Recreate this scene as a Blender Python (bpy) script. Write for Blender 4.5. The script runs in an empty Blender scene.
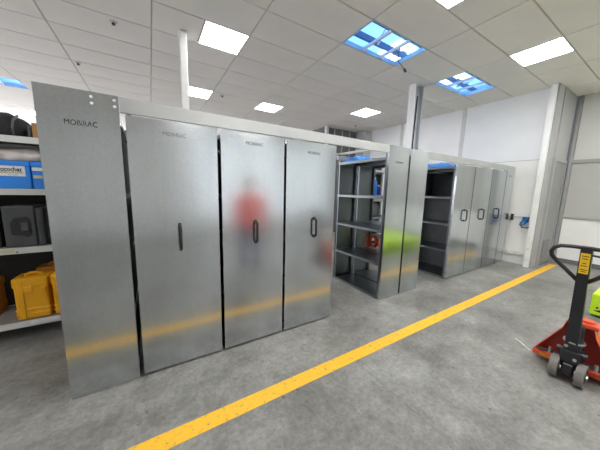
import bpy, bmesh, math, random
from mathutils import Vector, Matrix
random.seed(7)
scene = bpy.context.scene
C = scene.collection

# ------------------------------------------------------------------ camera
cam_data = bpy.data.cameras.new('camera')
cam = bpy.data.objects.new('camera', cam_data); C.objects.link(cam)
cam_data.sensor_fit = 'HORIZONTAL'; cam_data.sensor_width = 36.0
cam_data.lens = 242.0 / 600.0 * 36.0
cam_data.clip_start = 0.05
# axes from the vanishing points of the racks (along X) and of the verticals
ax = Vector((698-300, 199-225, 242.0)).normalized()
az = Vector((261-300, 1880-225, 242.0)).normalized()
az = -(az - ax*ax.dot(az)).normalized()
ay = ax.cross(az).normalized()
if ay.z < 0: ay = -ay
right, down, fwd = (Vector((ax[k], ay[k], az[k])) for k in range(3))
M = Matrix(((right.x, -down.x, -fwd.x, 0.0), (right.y, -down.y, -fwd.y, 0.0),
            (right.z, -down.z, -fwd.z, 1.5), (0, 0, 0, 1)))
cam.matrix_world = M
scene.camera = cam

# ------------------------------------------------------------------ world, exposure
world = bpy.data.worlds.new('world'); scene.world = world
world.use_nodes = True
world.node_tree.nodes['Background'].inputs[0].default_value = (0.55, 0.68, 0.9, 1)
world.node_tree.nodes['Background'].inputs[1].default_value = 0.3
vs = scene.view_settings
vs.view_transform = 'Standard'; vs.look = 'None'; vs.gamma = 1.0
vs.use_curve_mapping = False
vs.exposure = 1.52
PANEL_LIGHT = 8.0          # emission of the LED ceiling panels
FILL_FRONT = 0.17             # glow of the unseen fill panels added behind the viewer
FILL_SIDE = 1.25       # glow of the fill panels added on the far left and back walls

# ------------------------------------------------------------------ materials
MATS = {}
def new_mat(name):
    m = bpy.data.materials.new(name); m.use_nodes = True
    MATS[name] = m
    return m, m.node_tree.nodes, m.node_tree.links, m.node_tree.nodes['Principled BSDF']

def simple(name, col, rough=0.5, metal=0.0, var=0.12, scale=8.0, bump=0.0, bscale=60.0, stretch=(1, 1, 1), emit=0.0):
    m, N, L, p = new_mat(name)
    tc = N.new('ShaderNodeTexCoord'); mp = N.new('ShaderNodeMapping')
    mp.inputs['Scale'].default_value = stretch
    L.new(tc.outputs['Object'], mp.inputs['Vector'])
    nz = N.new('ShaderNodeTexNoise'); nz.inputs['Scale'].default_value = scale
    nz.inputs['Detail'].default_value = 4
    L.new(mp.outputs[0], nz.inputs['Vector'])
    cr = N.new('ShaderNodeValToRGB')
    lo = [max(0, c * (1 - var)) for c in col]; hi = [min(1, c * (1 + var)) for c in col]
    cr.color_ramp.elements[0].position = 0.3; cr.color_ramp.elements[1].position = 0.7
    cr.color_ramp.elements[0].color = (*lo, 1); cr.color_ramp.elements[1].color = (*hi, 1)
    L.new(nz.outputs['Fac'], cr.inputs['Fac'])
    L.new(cr.outputs['Color'], p.inputs['Base Color'])
    p.inputs['Roughness'].default_value = rough
    p.inputs['Metallic'].default_value = metal
    if bump > 0:
        n2 = N.new('ShaderNodeTexNoise'); n2.inputs['Scale'].default_value = bscale
        L.new(mp.outputs[0], n2.inputs['Vector'])
        b = N.new('ShaderNodeBump'); b.inputs['Strength'].default_value = bump
        b.inputs['Distance'].default_value = 0.01
        L.new(n2.outputs['Fac'], b.inputs['Height']); L.new(b.outputs[0], p.inputs['Normal'])
    if emit > 0:
        p.inputs['Emission Color'].default_value = (*col, 1)
        p.inputs['Emission Strength'].default_value = emit
    return m

def galvanized(name, base, rough, wav):
    m, N, L, p = new_mat(name)
    tc = N.new('ShaderNodeTexCoord')
    mp = N.new('ShaderNodeMapping'); mp.inputs['Scale'].default_value = (1, 1, 0.25)
    L.new(tc.outputs['Object'], mp.inputs['Vector'])
    n1 = N.new('ShaderNodeTexNoise'); n1.inputs['Scale'].default_value = 3.5; n1.inputs['Detail'].default_value = 5
    L.new(mp.outputs[0], n1.inputs['Vector'])
    vo = N.new('ShaderNodeTexVoronoi'); vo.inputs['Scale'].default_value = 70
    L.new(tc.outputs['Object'], vo.inputs['Vector'])
    cr = N.new('ShaderNodeValToRGB')
    cr.color_ramp.elements[0].position = 0.3; cr.color_ramp.elements[1].position = 0.72
    cr.color_ramp.elements[0].color = (*[c * 0.90 for c in base], 1)
    cr.color_ramp.elements[1].color = (*[min(1, c * 1.07) for c in base], 1)
    L.new(n1.outputs['Fac'], cr.inputs['Fac'])
    mx = N.new('ShaderNodeMixRGB'); mx.blend_type = 'MULTIPLY'; mx.inputs['Fac'].default_value = 0.10
    L.new(cr.outputs['Color'], mx.inputs['Color1']); L.new(vo.outputs['Color'], mx.inputs['Color2'])
    mp2 = N.new('ShaderNodeMapping'); mp2.inputs['Scale'].default_value = (90, 90, 1.2)
    L.new(tc.outputs['Object'], mp2.inputs['Vector'])
    n3 = N.new('ShaderNodeTexNoise'); n3.inputs['Scale'].default_value = 1.0; n3.inputs['Detail'].default_value = 3
    L.new(mp2.outputs[0], n3.inputs['Vector'])
    cs = N.new('ShaderNodeValToRGB')
    cs.color_ramp.elements[0].position = 0.3; cs.color_ramp.elements[0].color = (0.955, 0.955, 0.955, 1)
    cs.color_ramp.elements[1].position = 0.7; cs.color_ramp.elements[1].color = (1.0, 1.0, 1.0, 1)
    L.new(n3.outputs['Fac'], cs.inputs['Fac'])
    mx2 = N.new('ShaderNodeMixRGB'); mx2.blend_type = 'MULTIPLY'; mx2.inputs['Fac'].default_value = 1.0
    L.new(mx.outputs[0], mx2.inputs['Color1']); L.new(cs.outputs[0], mx2.inputs['Color2'])
    L.new(mx2.outputs[0], p.inputs['Base Color'])
    p.inputs['Metallic'].default_value = 1.0
    mr = N.new('ShaderNodeMapRange')
    mr.inputs['To Min'].default_value = rough - 0.03; mr.inputs['To Max'].default_value = rough + 0.05
    L.new(n1.outputs['Fac'], mr.inputs['Value']); L.new(mr.outputs[0], p.inputs['Roughness'])
    n2 = N.new('ShaderNodeTexNoise'); n2.inputs['Scale'].default_value = 2.2; n2.inputs['Detail'].default_value = 1
    L.new(tc.outputs['Object'], n2.inputs['Vector'])
    b = N.new('ShaderNodeBump'); b.inputs['Strength'].default_value = wav; b.inputs['Distance'].default_value = 0.02
    L.new(n2.outputs['Fac'], b.inputs['Height']); L.new(b.outputs[0], p.inputs['Normal'])
    return m

galvanized('galv', (0.62, 0.655, 0.67), 0.18, 0.05)
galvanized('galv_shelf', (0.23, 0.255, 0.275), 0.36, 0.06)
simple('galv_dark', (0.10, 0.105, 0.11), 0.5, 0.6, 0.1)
simple('rail_steel', (0.46, 0.47, 0.47), 0.42, 0.6, 0.05, 5)
simple('wall_white', (0.88, 0.88, 0.87), 0.55, 0, 0.03, 2.0)
simple('wall_upper', (0.84, 0.855, 0.88), 0.4, 0, 0.03, 2.0)
simple('wall_grey', (0.48, 0.475, 0.465), 0.5, 0, 0.03, 2.0)
simple('wall_midgrey', (0.62, 0.62, 0.62), 0.5, 0, 0.04, 2.0)
simple('wall_rear', (0.72, 0.72, 0.71), 0.6, 0, 0.06, 1.2)
simple('return_grey', (0.38, 0.38, 0.375), 0.5, 0, 0.04, 2.0)
simple('door_grey', (0.27, 0.27, 0.265), 0.5, 0, 0.04, 2.0)
simple('wall_dark', (0.16, 0.16, 0.16), 0.6, 0, 0.08, 2.0)
simple('frame_grey', (0.36, 0.365, 0.37), 0.45, 0.1, 0.04, 3)
simple('paint_white', (0.82, 0.83, 0.83), 0.45, 0, 0.04, 4)
simple('post_grey', (0.50, 0.52, 0.54), 0.45, 0.2, 0.04, 4)
simple('tile', (0.92, 0.88, 0.84), 0.85, 0, 0.04, 1.3, 0.12, 120)
simple('tee', (0.60, 0.57, 0.54), 0.7, 0, 0.03)
simple('black_plastic', (0.018, 0.018, 0.02), 0.45, 0, 0.2, 12)
simple('black_metal', (0.02, 0.021, 0.026), 0.35, 0.2, 0.15, 8)
simple('black_cloth', (0.022, 0.023, 0.026), 0.85, 0, 0.35, 10, 0.4, 40)
simple('dark_grey_case', (0.075, 0.08, 0.088), 0.42, 0, 0.15, 10)
simple('case_yellow', (0.90, 0.43, 0.008), 0.42, 0, 0.06, 6, 0.04, 150)
simple('case_orange', (0.62, 0.24, 0.02), 0.5, 0, 0.06, 6)
simple('box_blue', (0.03, 0.27, 0.88), 0.38, 0, 0.06, 4)
simple('label_white', (0.82, 0.83, 0.82), 0.5, 0, 0.03)
simple('label_cream', (0.62, 0.58, 0.42), 0.5, 0, 0.05)
simple('ink', (0.02, 0.02, 0.025), 0.5, 0, 0.0)
simple('ink_grey', (0.12, 0.12, 0.125), 0.5, 0, 0.0)
simple('cardboard', (0.42, 0.22, 0.09), 0.8, 0, 0.12, 10)
simple('clear_bag', (0.50, 0.47, 0.45), 0.3, 0, 0.35, 9, 0.5, 12)
simple('truck_red', (0.72, 0.085, 0.03), 0.4, 0, 0.12, 9)
simple('truck_red_dark', (0.30, 0.03, 0.02), 0.5, 0, 0.15, 9)
simple('tyre_grey', (0.16, 0.152, 0.14), 0.6, 0, 0.12, 14)
simple('steel_bright', (0.6, 0.6, 0.6), 0.3, 1.0, 0.1, 10)
simple('sticker_yellow', (0.85, 0.55, 0.02), 0.45, 0, 0.04)
simple('lime', (0.52, 0.80, 0.02), 0.4, 0, 0.05, 5)
simple('shelf_white', (0.66, 0.67, 0.65), 0.45, 0, 0.06, 8)
simple('rack_back', (0.03, 0.03, 0.032), 0.7, 0, 0.1)
simple('shelf_board', (0.26, 0.25, 0.23), 0.6, 0, 0.12, 8)
simple('trunking', (0.76, 0.74, 0.68), 0.5, 0, 0.05, 6)
simple('blue_socket', (0.03, 0.16, 0.42), 0.4, 0, 0.1)
simple('blue_sheet', (0.06, 0.28, 0.80), 0.35, 0, 0.25, 7, 0.5, 14)
simple('navy_sheet', (0.03, 0.06, 0.35), 0.4, 0, 0.25, 7, 0.5, 14)
simple('orange_strap', (0.80, 0.09, 0.02), 0.5, 0, 0.2, 14)
simple('grey_cloth', (0.30, 0.29, 0.29), 0.85, 0, 0.2, 10)
simple('foil_blue', (0.45, 0.68, 0.92), 0.5, 0.0, 0.15, 3, 0.3, 10)
simple('purlin_blue', (0.12, 0.20, 0.32), 0.5, 0.3, 0.1)
simple('roof_sheet', (0.24, 0.50, 0.92), 0.5, 0, 0.0, emit=0.55)
simple('roof_pane', (0.72, 0.90, 1.0), 0.5, 0, 0.0, emit=1.6)
simple('fill_pane', (0.90, 0.95, 1.0), 0.5, 0, 0.0, emit=FILL_FRONT)
simple('fill_pane_side', (0.95, 0.96, 1.0), 0.5, 0, 0.0, emit=FILL_SIDE)
simple('led', (1.0, 0.985, 0.96), 0.5, 0, 0.0, emit=PANEL_LIGHT)
simple('skin', (0.55, 0.33, 0.25), 0.55, 0, 0.05)
simple('hair', (0.06, 0.04, 0.03), 0.7, 0, 0.2)
simple('jacket_red', (1.0, 0.10, 0.08), 0.7, 0, 0.08)
simple('jeans', (0.05, 0.08, 0.16), 0.8, 0, 0.15)
simple('vent_grey', (0.22, 0.22, 0.21), 0.5, 0.2, 0.05)

def floor_material():
    m, N, L, p = new_mat('concrete')
    tc = N.new('ShaderNodeTexCoord')
    def noise(s, d, r=0.6):
        n = N.new('ShaderNodeTexNoise'); n.inputs['Scale'].default_value = s
        n.inputs['Detail'].default_value = d; n.inputs['Roughness'].default_value = r
        L.new(tc.outputs['Object'], n.inputs['Vector']); return n
    a, b, c = noise(1.3, 8, 0.72), noise(6.0, 10, 0.8), noise(30, 6, 0.75)
    sp = noise(17, 3, 0.55)
    def ramp(n, p0, c0, p1, c1):
        r = N.new('ShaderNodeValToRGB')
        r.color_ramp.elements[0].position = p0; r.color_ramp.elements[0].color = (*c0, 1)
        r.color_ramp.elements[1].position = p1; r.color_ramp.elements[1].color = (*c1, 1)
        L.new(n.outputs['Fac'], r.inputs['Fac']); return r
    ra = ramp(a, 0.36, (0.16, 0.158, 0.147), 0.64, (0.335, 0.335, 0.32))
    rb = ramp(b, 0.33, (0.45, 0.45, 0.44), 0.62, (1.1, 1.1, 1.1))
    rc = ramp(c, 0.34, (0.66, 0.655, 0.64), 0.60, (1.10, 1.10, 1.10))
    m1 = N.new('ShaderNodeMixRGB'); m1.blend_type = 'MULTIPLY'; m1.inputs['Fac'].default_value = 0.55
    L.new(ra.outputs[0], m1.inputs['Color1']); L.new(rb.outputs[0], m1.inputs['Color2'])
    m2 = N.new('ShaderNodeMixRGB'); m2.blend_type = 'MULTIPLY'; m2.inputs['Fac'].default_value = 0.8
    L.new(m1.outputs[0], m2.inputs['Color1']); L.new(rc.outputs[0], m2.inputs['Color2'])
    rs = ramp(sp, 0.27, (0.35, 0.34, 0.32), 0.33, (1.0, 1.0, 1.0))
    m3 = N.new('ShaderNodeMixRGB'); m3.blend_type = 'MULTIPLY'; m3.inputs['Fac'].default_value = 0.8
    L.new(m2.outputs[0], m3.inputs['Color1']); L.new(rs.outputs[0], m3.inputs['Color2'])
    L.new(m3.outputs[0], p.inputs['Base Color'])
    mr = N.new('ShaderNodeMapRange'); mr.inputs['To Min'].default_value = 0.26; mr.inputs['To Max'].default_value = 0.55
    L.new(b.outputs['Fac'], mr.inputs['Value']); L.new(mr.outputs[0], p.inputs['Roughness'])
    bp = N.new('ShaderNodeBump'); bp.inputs['Strength'].default_value = 0.10; bp.inputs['Distance'].default_value = 0.004
    L.new(b.outputs['Fac'], bp.inputs['Height']); L.new(bp.outputs[0], p.inputs['Normal'])
floor_material()

def line_material():
    m, N, L, p = new_mat('line_yellow')
    tc = N.new('ShaderNodeTexCoord')
    n = N.new('ShaderNodeTexNoise'); n.inputs['Scale'].default_value = 26; n.inputs['Detail'].default_value = 6
    n.inputs['Roughness'].default_value = 0.7
    L.new(tc.outputs['Object'], n.inputs['Vector'])
    r = N.new('ShaderNodeValToRGB')
    r.color_ramp.elements[0].position = 0.34; r.color_ramp.elements[0].color = (0.26, 0.22, 0.12, 1)
    r.color_ramp.elements[1].position = 0.42; r.color_ramp.elements[1].color = (0.82, 0.46, 0.025, 1)
    e = r.color_ramp.elements.new(0.75); e.color = (0.88, 0.52, 0.04, 1)
    L.new(n.outputs['Fac'], r.inputs['Fac']); L.new(r.outputs[0], p.inputs['Base Color'])
    p.inputs['Roughness'].default_value = 0.5
line_material()

# ------------------------------------------------------------------ mesh helpers
class MB:
    def __init__(s): s.v = []; s.f = []; s.smooth = False
    def add(s, vs, fs):
        o = len(s.v); s.v += [tuple(v) for v in vs]; s.f += [tuple(i + o for i in f) for f in fs]; return s
    def box(s, x0, x1, y0, y1, z0, z1):
        return s.add([(x0,y0,z0),(x1,y0,z0),(x1,y1,z0),(x0,y1,z0),(x0,y0,z1),(x1,y0,z1),(x1,y1,z1),(x0,y1,z1)],
                     [(0,3,2,1),(4,5,6,7),(0,1,5,4),(1,2,6,5),(2,3,7,6),(3,0,4,7)])
    def bevel_box(s, x0, x1, y0, y1, z0, z1, b, seg=2):
        bm = bmesh.new(); bmesh.ops.create_cube(bm, size=1)
        for v in bm.verts:
            v.co = Vector(((x0+x1)/2 + v.co.x*(x1-x0), (y0+y1)/2 + v.co.y*(y1-y0), (z0+z1)/2 + v.co.z*(z1-z0)))
        bmesh.ops.bevel(bm, geom=bm.edges[:], offset=b, segments=seg, profile=0.6, affect='EDGES')
        bm.verts.index_update()
        s.add([v.co[:] for v in bm.verts], [[v.index for v in f.verts] for f in bm.faces]); bm.free(); return s
    def hull(s, pts):
        bm = bmesh.new()
        for q in pts: bm.verts.new(q)
        bmesh.ops.convex_hull(bm, input=bm.verts[:]); bm.verts.index_update()
        s.add([v.co[:] for v in bm.verts], [[v.index for v in f.verts] for f in bm.faces]); bm.free(); return s
    def prism(s, poly, axis, a, b):          # poly in the two other axes, extruded along axis
        n = len(poly)
        def P(q, t):
            return {'x': (t, q[0], q[1]), 'y': (q[0], t, q[1]), 'z': (q[0], q[1], t)}[axis]
        vs = [P(q, a) for q in poly] + [P(q, b) for q in poly]
        fs = [tuple(range(n))[::-1], tuple(range(n, 2*n))] + [(i, (i+1) % n, n+(i+1) % n, n+i) for i in range(n)]
        return s.add(vs, fs)
    def cyl(s, p0, p1, r0, r1=None, n=14):
        r1 = r0 if r1 is None else r1
        p0, p1 = Vector(p0), Vector(p1); d = (p1-p0).normalized()
        u = d.orthogonal().normalized(); w = d.cross(u)
        vs = []
        for p, r in ((p0, r0), (p1, r1)):
            for i in range(n):
                a = 2*math.pi*i/n; vs.append(p + u*(r*math.cos(a)) + w*(r*math.sin(a)))
        fs = [tuple(range(n))[::-1], tuple(range(n, 2*n))] + [(i, (i+1) % n, n+(i+1) % n, n+i) for i in range(n)]
        return s.add(vs, fs)
    def tube(s, pts, r, n=8, closed=False):
        pts = [Vector(p) for p in pts]; k = len(pts); vs = []; fs = []; up = None
        for i, p in enumerate(pts):
            a = pts[(i-1) % k] if (closed or i > 0) else p
            b = pts[(i+1) % k] if (closed or i < k-1) else p
            d = (b-a).normalized()
            u = d.orthogonal().normalized() if up is None else (up - d*up.dot(d)).normalized()
            up = u; w = d.cross(u)
            for j in range(n):
                t = 2*math.pi*j/n; vs.append(p + u*(r*math.cos(t)) + w*(r*math.sin(t)))
        for i in range(k if closed else k-1):
            for j in range(n):
                i2 = (i+1) % k
                fs.append((i*n+j, i*n+(j+1) % n, i2*n+(j+1) % n, i2*n+j))
        if not closed: fs += [tuple(range(n))[::-1], tuple(range((k-1)*n, k*n))]
        return s.add(vs, fs)
    def blob(s, c, r, jitter=0.12, sub=2, seed=1, flat=None):
        rnd = random.Random(seed); bm = bmesh.new(); bmesh.ops.create_icosphere(bm, subdivisions=sub, radius=1)
        for v in bm.verts:
            k = 1 + rnd.uniform(-jitter, jitter)
            q = Vector([math.copysign(abs(t)**0.65, t) for t in v.co])
            v.co = Vector((c[0]+q.x*r[0]*k, c[1]+q.y*r[1]*k, c[2]+q.z*r[2]*k))
            if flat is not None: v.co.z = max(v.co.z, flat)
        bm.verts.index_update()
        s.add([v.co[:] for v in bm.verts], [[v.index for v in f.verts] for f in bm.faces]); bm.free(); return s
    def mesh(s, name, mat, org=(0, 0, 0), smooth=False):
        me = bpy.data.meshes.new(name)
        me.from_pydata([(x-org[0], y-org[1], z-org[2]) for x, y, z in s.v], [], s.f)
        bm = bmesh.new(); bm.from_mesh(me); bmesh.ops.recalc_face_normals(bm, faces=bm.faces[:]); bm.to_mesh(me); bm.free()
        me.materials.append(MATS[mat])
        if smooth:
            for p in me.polygons: p.use_smooth = True
        me.update(); return me

ORG = {}
def thing(name, label, cat, loc, group=None):
    o = bpy.data.objects.new(name, None); C.objects.link(o); o.location = loc; o.empty_display_size = 0.1
    o['label'] = label; o['category'] = cat
    if group: o['group'] = group
    ORG[o.name] = tuple(loc); return o
def part(name, mb, mat, parent, label=None, smooth=False):
    org = ORG[parent.name]
    o = bpy.data.objects.new(name, mb.mesh(name, mat, org, smooth)); C.objects.link(o); o.parent = parent
    ORG[o.name] = org
    if label: o['label'] = label
    return o
def single(name, mb, mat, label, cat, group=None, smooth=False):
    xs = [v[0] for v in mb.v]; ys = [v[1] for v in mb.v]; zs = [v[2] for v in mb.v]
    org = ((min(xs)+max(xs))/2, (min(ys)+max(ys))/2, min(zs))
    o = bpy.data.objects.new(name, mb.mesh(name, mat, org, smooth)); C.objects.link(o); o.location = org
    o['label'] = label; o['category'] = cat
    if group: o['group'] = group
    ORG[o.name] = org; return o
def struct(name, mb, mat, parent=None, label=None):
    o = bpy.data.objects.new(name, mb.mesh(name, mat)); C.objects.link(o)
    ORG[o.name] = (0, 0, 0)
    if parent is not None: o.parent = parent
    else:
        o['kind'] = 'structure'
        o['label'] = label or name; o['category'] = name.split('_')[0]
    return o

def text_part(body, parent, mat, x0, x1, y, zc, h, name='lettering', facing='-y', weight=0.003):
    cu = bpy.data.curves.new('txt', 'FONT'); cu.body = body; cu.size = 1.0; cu.offset = weight
    cu.resolution_u = 3; cu.extrude = 0.0
    t = bpy.data.objects.new('txt', cu); C.objects.link(t)
    dg = bpy.context.evaluated_depsgraph_get()
    me = bpy.data.meshes.new_from_object(t.evaluated_get(dg))
    bpy.data.objects.remove(t)
    xs = [v.co.x for v in me.vertices]; ys = [v.co.y for v in me.vertices]
    w = max(xs)-min(xs); hh = max(ys)-min(ys); org = ORG[parent.name]
    for v in me.vertices:
        u = (v.co.x-min(xs))/w; t_ = (v.co.y-min(ys))/hh - 0.5
        if facing == '-y': p = (x0+(x1-x0)*u, y, zc+h*t_)
        else: p = (y, x0+(x1-x0)*u, zc+h*t_)          # facing -x, x0/x1 are Y values
        v.co = Vector((p[0]-org[0], p[1]-org[1], p[2]-org[2]))
    me.materials.clear(); me.materials.append(MATS[mat]); me.name = name
    o = bpy.data.objects.new(name, me); C.objects.link(o); o.parent = parent; ORG[o.name] = org
    return o

# ------------------------------------------------------------------ setting
ZC = 3.60
XL, XE, XR, YF, YB = -7.4, 6.80, 7.85, -5.2, 13.5
YRET = 1.63
fl = struct('floor', MB().box(XL-0.1, XR+0.1, YF-0.1, YB+0.1, -0.15, 0.0), 'concrete', label='polished grey stained concrete floor of the warehouse')

# end wall (plane X = XE) clad in panels
we = struct('wall_end', MB().box(XE+0.02, XE+0.14, YRET+0.12, YB, 0, ZC), 'frame_grey', label='pale panelled end wall beyond the far racks')
ys = [YRET+0.12, 3.32, 5.1, 6.9, 8.6, 10.3, 12.0, YB]
for i in range(len(ys)-1):
    g = 0.012 if i else 0.0
    struct('wall_panel', MB().box(XE, XE+0.022, ys[i]+g, ys[i+1]-0.012, 0.0, 2.215), 'wall_white', we)
    struct('wall_panel', MB().box(XE, XE+0.022, ys[i]+g, ys[i+1]-0.012, 2.225, ZC), 'wall_upper', we)
for y in ys[1:-1]:
    struct('cover_strip', MB().box(XE-0.012, XE+0.0, y-0.045, y+0.045, 0.0, ZC), 'wall_midgrey', we)
# return wall (plane Y = YRET) with louvred door
wr = struct('wall_return', MB().box(XE-0.14, XR, YRET, YRET+0.12, 0, ZC), 'return_grey', label='grey return wall beside the white service column')
struct('wall_panel', MB().box(6.98, 7.74, YRET-0.012, YRET, 2.26, ZC-0.02), 'return_grey', wr)
dr = struct('door_1', MB().box(7.0, 7.72, YRET-0.025, YRET-0.001, 0.02, 2.19), 'door_grey', label='grey door with louvre vent in the return wall')
struct('door_frame', MB().box(6.94, 7.0, YRET-0.04, YRET-0.001, 0, 2.25).box(7.72, 7.78, YRET-0.04, YRET-0.001, 0, 2.25).box(7.0, 7.72, YRET-0.04, YRET-0.001, 2.19, 2.25), 'frame_grey', dr)
vt = struct('vent', MB().box(7.08, 7.50, YRET-0.034, YRET-0.026, 0.15, 0.55), 'vent_grey', dr)
for k in range(9):
    z = 0.17 + k*0.042
    struct('slat', MB().hull([(7.09, YRET-0.036, z), (7.49, YRET-0.036, z), (7.09, YRET-0.05, z+0.008), (7.49, YRET-0.05, z+0.008), (7.09, YRET-0.036, z+0.03), (7.49, YRET-0.036, z+0.03)]), 'vent_grey', vt)
tr1 = struct('trim_1', MB().box(6.62, 6.655, 1.655, 1.745, 0, ZC-0.012), 'paint_white', label='white vertical corner strip with small sockets at the end wall')
for z in (0.14, 0.36, 0.60):
    struct('socket', MB().bevel_box(6.612, 6.62, 1.685, 1.725, z, z+0.05, 0.003), 'trunking', tr1)
struct('joint_plate', MB().box(6.613, 6.62, 1.655, 1.745, 2.0, 2.06), 'paint_white', tr1)
# right wall
wR = struct('wall_right', MB().box(XR+0.02, XR+0.14, -2.3, YRET, 0, ZC).box(XR, XR+0.14, YF, -2.3, 0, ZC), 'frame_grey', label='right wall with grey middle panels and white lower panels')
py = [YRET-0.10, 0.1, -1.2, -2.3]
for a, b in zip(py[:-1], py[1:]):
    struct('wall_panel', MB().box(XR, XR+0.022, b+0.01, a-0.01, 0.1, 1.0), 'wall_white', wR)
    struct('wall_panel', MB().box(XR+0.006, XR+0.022, b+0.01, a-0.01, 1.05, 2.20), 'wall_grey', wR)
    struct('wall_panel', MB().box(XR, XR+0.022, b+0.01, a-0.01, 2.27, ZC), 'wall_midgrey', wR)
    struct('post', MB().box(XR-0.03, XR+0.02, a-0.0, a+0.05, 0, ZC), 'frame_grey', wR)
struct('rail', MB().box(XR-0.02, XR+0.02, -2.3, YRET-0.1, 1.0, 1.05).box(XR-0.02, XR+0.02, -2.3, YRET-0.1, 2.20, 2.27), 'frame_grey', wR)
struct('baseboard_right', MB().box(XR-0.015, XR+0.019, -2.3, YRET-0.11, 0, 0.1), 'wall_dark', label='dark skirting along the right wall')
# other walls
struct('wall_front', MB().box(XL, XR, YF-0.1, YF, 0, ZC), 'wall_rear', label='plain grey wall behind the viewer')
struct('wall_left', MB().box(XL-0.1, XL, YF, YB, 0, ZC), 'wall_rear', label='plain grey wall at the far left')
struct('wall_back', MB().box(XL, XR, YB, YB+0.1, 0, ZC), 'wall_rear', label='plain grey wall far behind the shelving')
# unseen emissive panels, framed like windows, added to brighten the room
def add_fill_panel(n, wall, a, b, z0, z1, label, mat):
    e = 0.05
    def bx(mb, u0, u1, w0, w1, d0, d1):
        if wall == 'front': return mb.box(u0, u1, YF+d0, YF+d1, w0, w1)
        if wall == 'back': return mb.box(u0, u1, YB-d1, YB-d0, w0, w1)
        if wall == 'right': return mb.box(XR-d1, XR-d0, u0, u1, w0, w1)
        return mb.box(XL+d0, XL+d1, u0, u1, w0, w1)
    fr = MB()
    bx(fr, a, b, z0, z0+e, 0.001, 0.04); bx(fr, a, b, z1-e, z1, 0.001, 0.04)
    bx(fr, a, a+e, z0+e, z1-e, 0.001, 0.04); bx(fr, b-e, b, z0+e, z1-e, 0.001, 0.04)
    w = struct('fill_panel_%d' % n, fr, 'paint_white', label=label)
    m = (a+b)/2
    struct('mullion', bx(MB(), m-0.02, m+0.02, z0+e, z1-e, 0.001, 0.036), 'paint_white', w)
    struct('pane', bx(MB(), a+e, m-0.02, z0+e, z1-e, 0.004, 0.02), mat, w)
    struct('pane', bx(MB(), m+0.02, b-e, z0+e, z1-e, 0.004, 0.02), mat, w)
ordn = ('first', 'second', 'third', 'fourth', 'fifth', 'sixth', 'seventh')
for k in range(3):
    add_fill_panel(k+1, 'front', 1.3+2.05*k, 3.3+2.05*k, 0.35, 3.45, 'unseen frosted panel added for fill light, %s from the left in the wall behind the viewer' % ordn[k], 'fill_pane')
for k in range(4):
    add_fill_panel(k+4, 'left', 3.8+2.4*k, 6.1+2.4*k, 0.8, 3.45, 'unseen frosted panel added for fill light, %s from the viewer in the far left wall' % ordn[k], 'fill_pane_side')
for k in range(4):
    add_fill_panel(k+8, 'back', -6.8+2.8*k, -4.3+2.8*k, 0.8, 3.45, 'unseen frosted panel added for fill light, %s from the left in the back wall' % ordn[k], 'fill_pane_side')


# dark partitioned room behind the racks
wp = struct('wall_partition', MB().box(5.05, 6.48, 6.78, 6.86, 0, ZC-0.012).box(5.05, 5.13, 6.86, 11.0, 0, ZC-0.012), 'wall_dark', label='dark partition wall behind the racks below the ceiling')
for k in range(3):
    struct('mullion', MB().box(5.45+0.35*k, 5.49+0.35*k, 6.765, 6.78, 0, ZC-0.012), 'wall_grey', wp)
struct('rail', MB().box(5.13, 6.48, 6.765, 6.78, 3.30, 3.34), 'wall_grey', wp)
struct('trim_2', MB().box(5.03, 5.13, 6.66, 6.75, 0, ZC-0.012), 'paint_white', label='slim white post at the corner of the dark partition')
struct('trim_3', MB().box(6.50, XE-0.014, 6.35, 6.80, 0, ZC-0.012), 'wall_midgrey', label='grey corner column between dark partition and end wall')

# ceiling: tees + tiles
TX, TY, X0, Y0 = 1.1625, 0.58125, 0.13, 1.22
def cx(i): return X0 + TX*i
def cy(j): return Y0 + TY*j
openings = [(2, 2), (4, 2), (-3, 11)]                 # missing tiles
lights = {(0, 4): 1, (0, 8): 1, (2, 8): 0, (2, 0): 0, (4, 0): 0, (4, 6): 0, (-3, 16): 0,   # seen
          (-2, 12): 1, (2, 14): 0, (-2, 0): 0, (0, 0): 1, (-4, 4): 0, (-5, 0): 0, (-5, 8): 0,
          (0, -4): 1, (2, -4): 0, (4, -4): 0, (-2, -4): 0, (-4, -8): 0, (0, -8): 1, (2, -8): 0, (5, -8): 0, (5, -3): 0, (5, -5): 0, (6, -3): 0, (3, -2): 0, (1, -2): 0, (0, 16): 1, (4, 12): 0}  # unseen panels added for light, several to brighten the right side and front wall
i0, i1, j0, j1 = -6, 6, -11, 21
base = MB()
for i in range(i0, i1+1):
    xa, xb = max(cx(i), XL), min(cx(i+1), XR)
    if xb <= xa: continue
    for j in range(j0, j1+1):
        if (i, j) in openings: continue
        ya, yb = max(cy(j), YF), min(cy(j+1), YB)
        if yb <= ya: continue
        base.box(xa, xb, ya, yb, ZC+0.004, ZC+0.05)
ceil = struct('ceiling', base, 'tee', label='suspended ceiling of pale rectangular tiles in a thin grid')
def visible(x, y):
    d = Vector((x, y, ZC-1.5)); zz = d.dot(fwd)
    if zz < 0.2: return False
    u = 300+242*d.dot(right)/zz; v = 225+242*d.dot(down)/zz
    return -60 < u < 660 and -60 < v < 190
tile_mesh = {}
def tile(xa, xb, ya, yb):
    key = (round(xb-xa, 3), round(yb-ya, 3))
    if key not in tile_mesh:
        g = 0.007; w, h = key
        b = 0.004
        mb = MB().add([(g,g,0.012),(w-g,g,0.012),(w-g,h-g,0.012),(g,h-g,0.012),
                       (g+b,g+b,0),(w-g-b,g+b,0),(w-g-b,h-g-b,0),(g+b,h-g-b,0)],
                      [(4,7,6,5),(0,1,2,3),(0,4,5,1),(1,5,6,2),(2,6,7,3),(3,7,4,0)])
        tile_mesh[key] = mb.mesh('ceiling_tile', 'tile')
    return tile_mesh[key]
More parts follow.
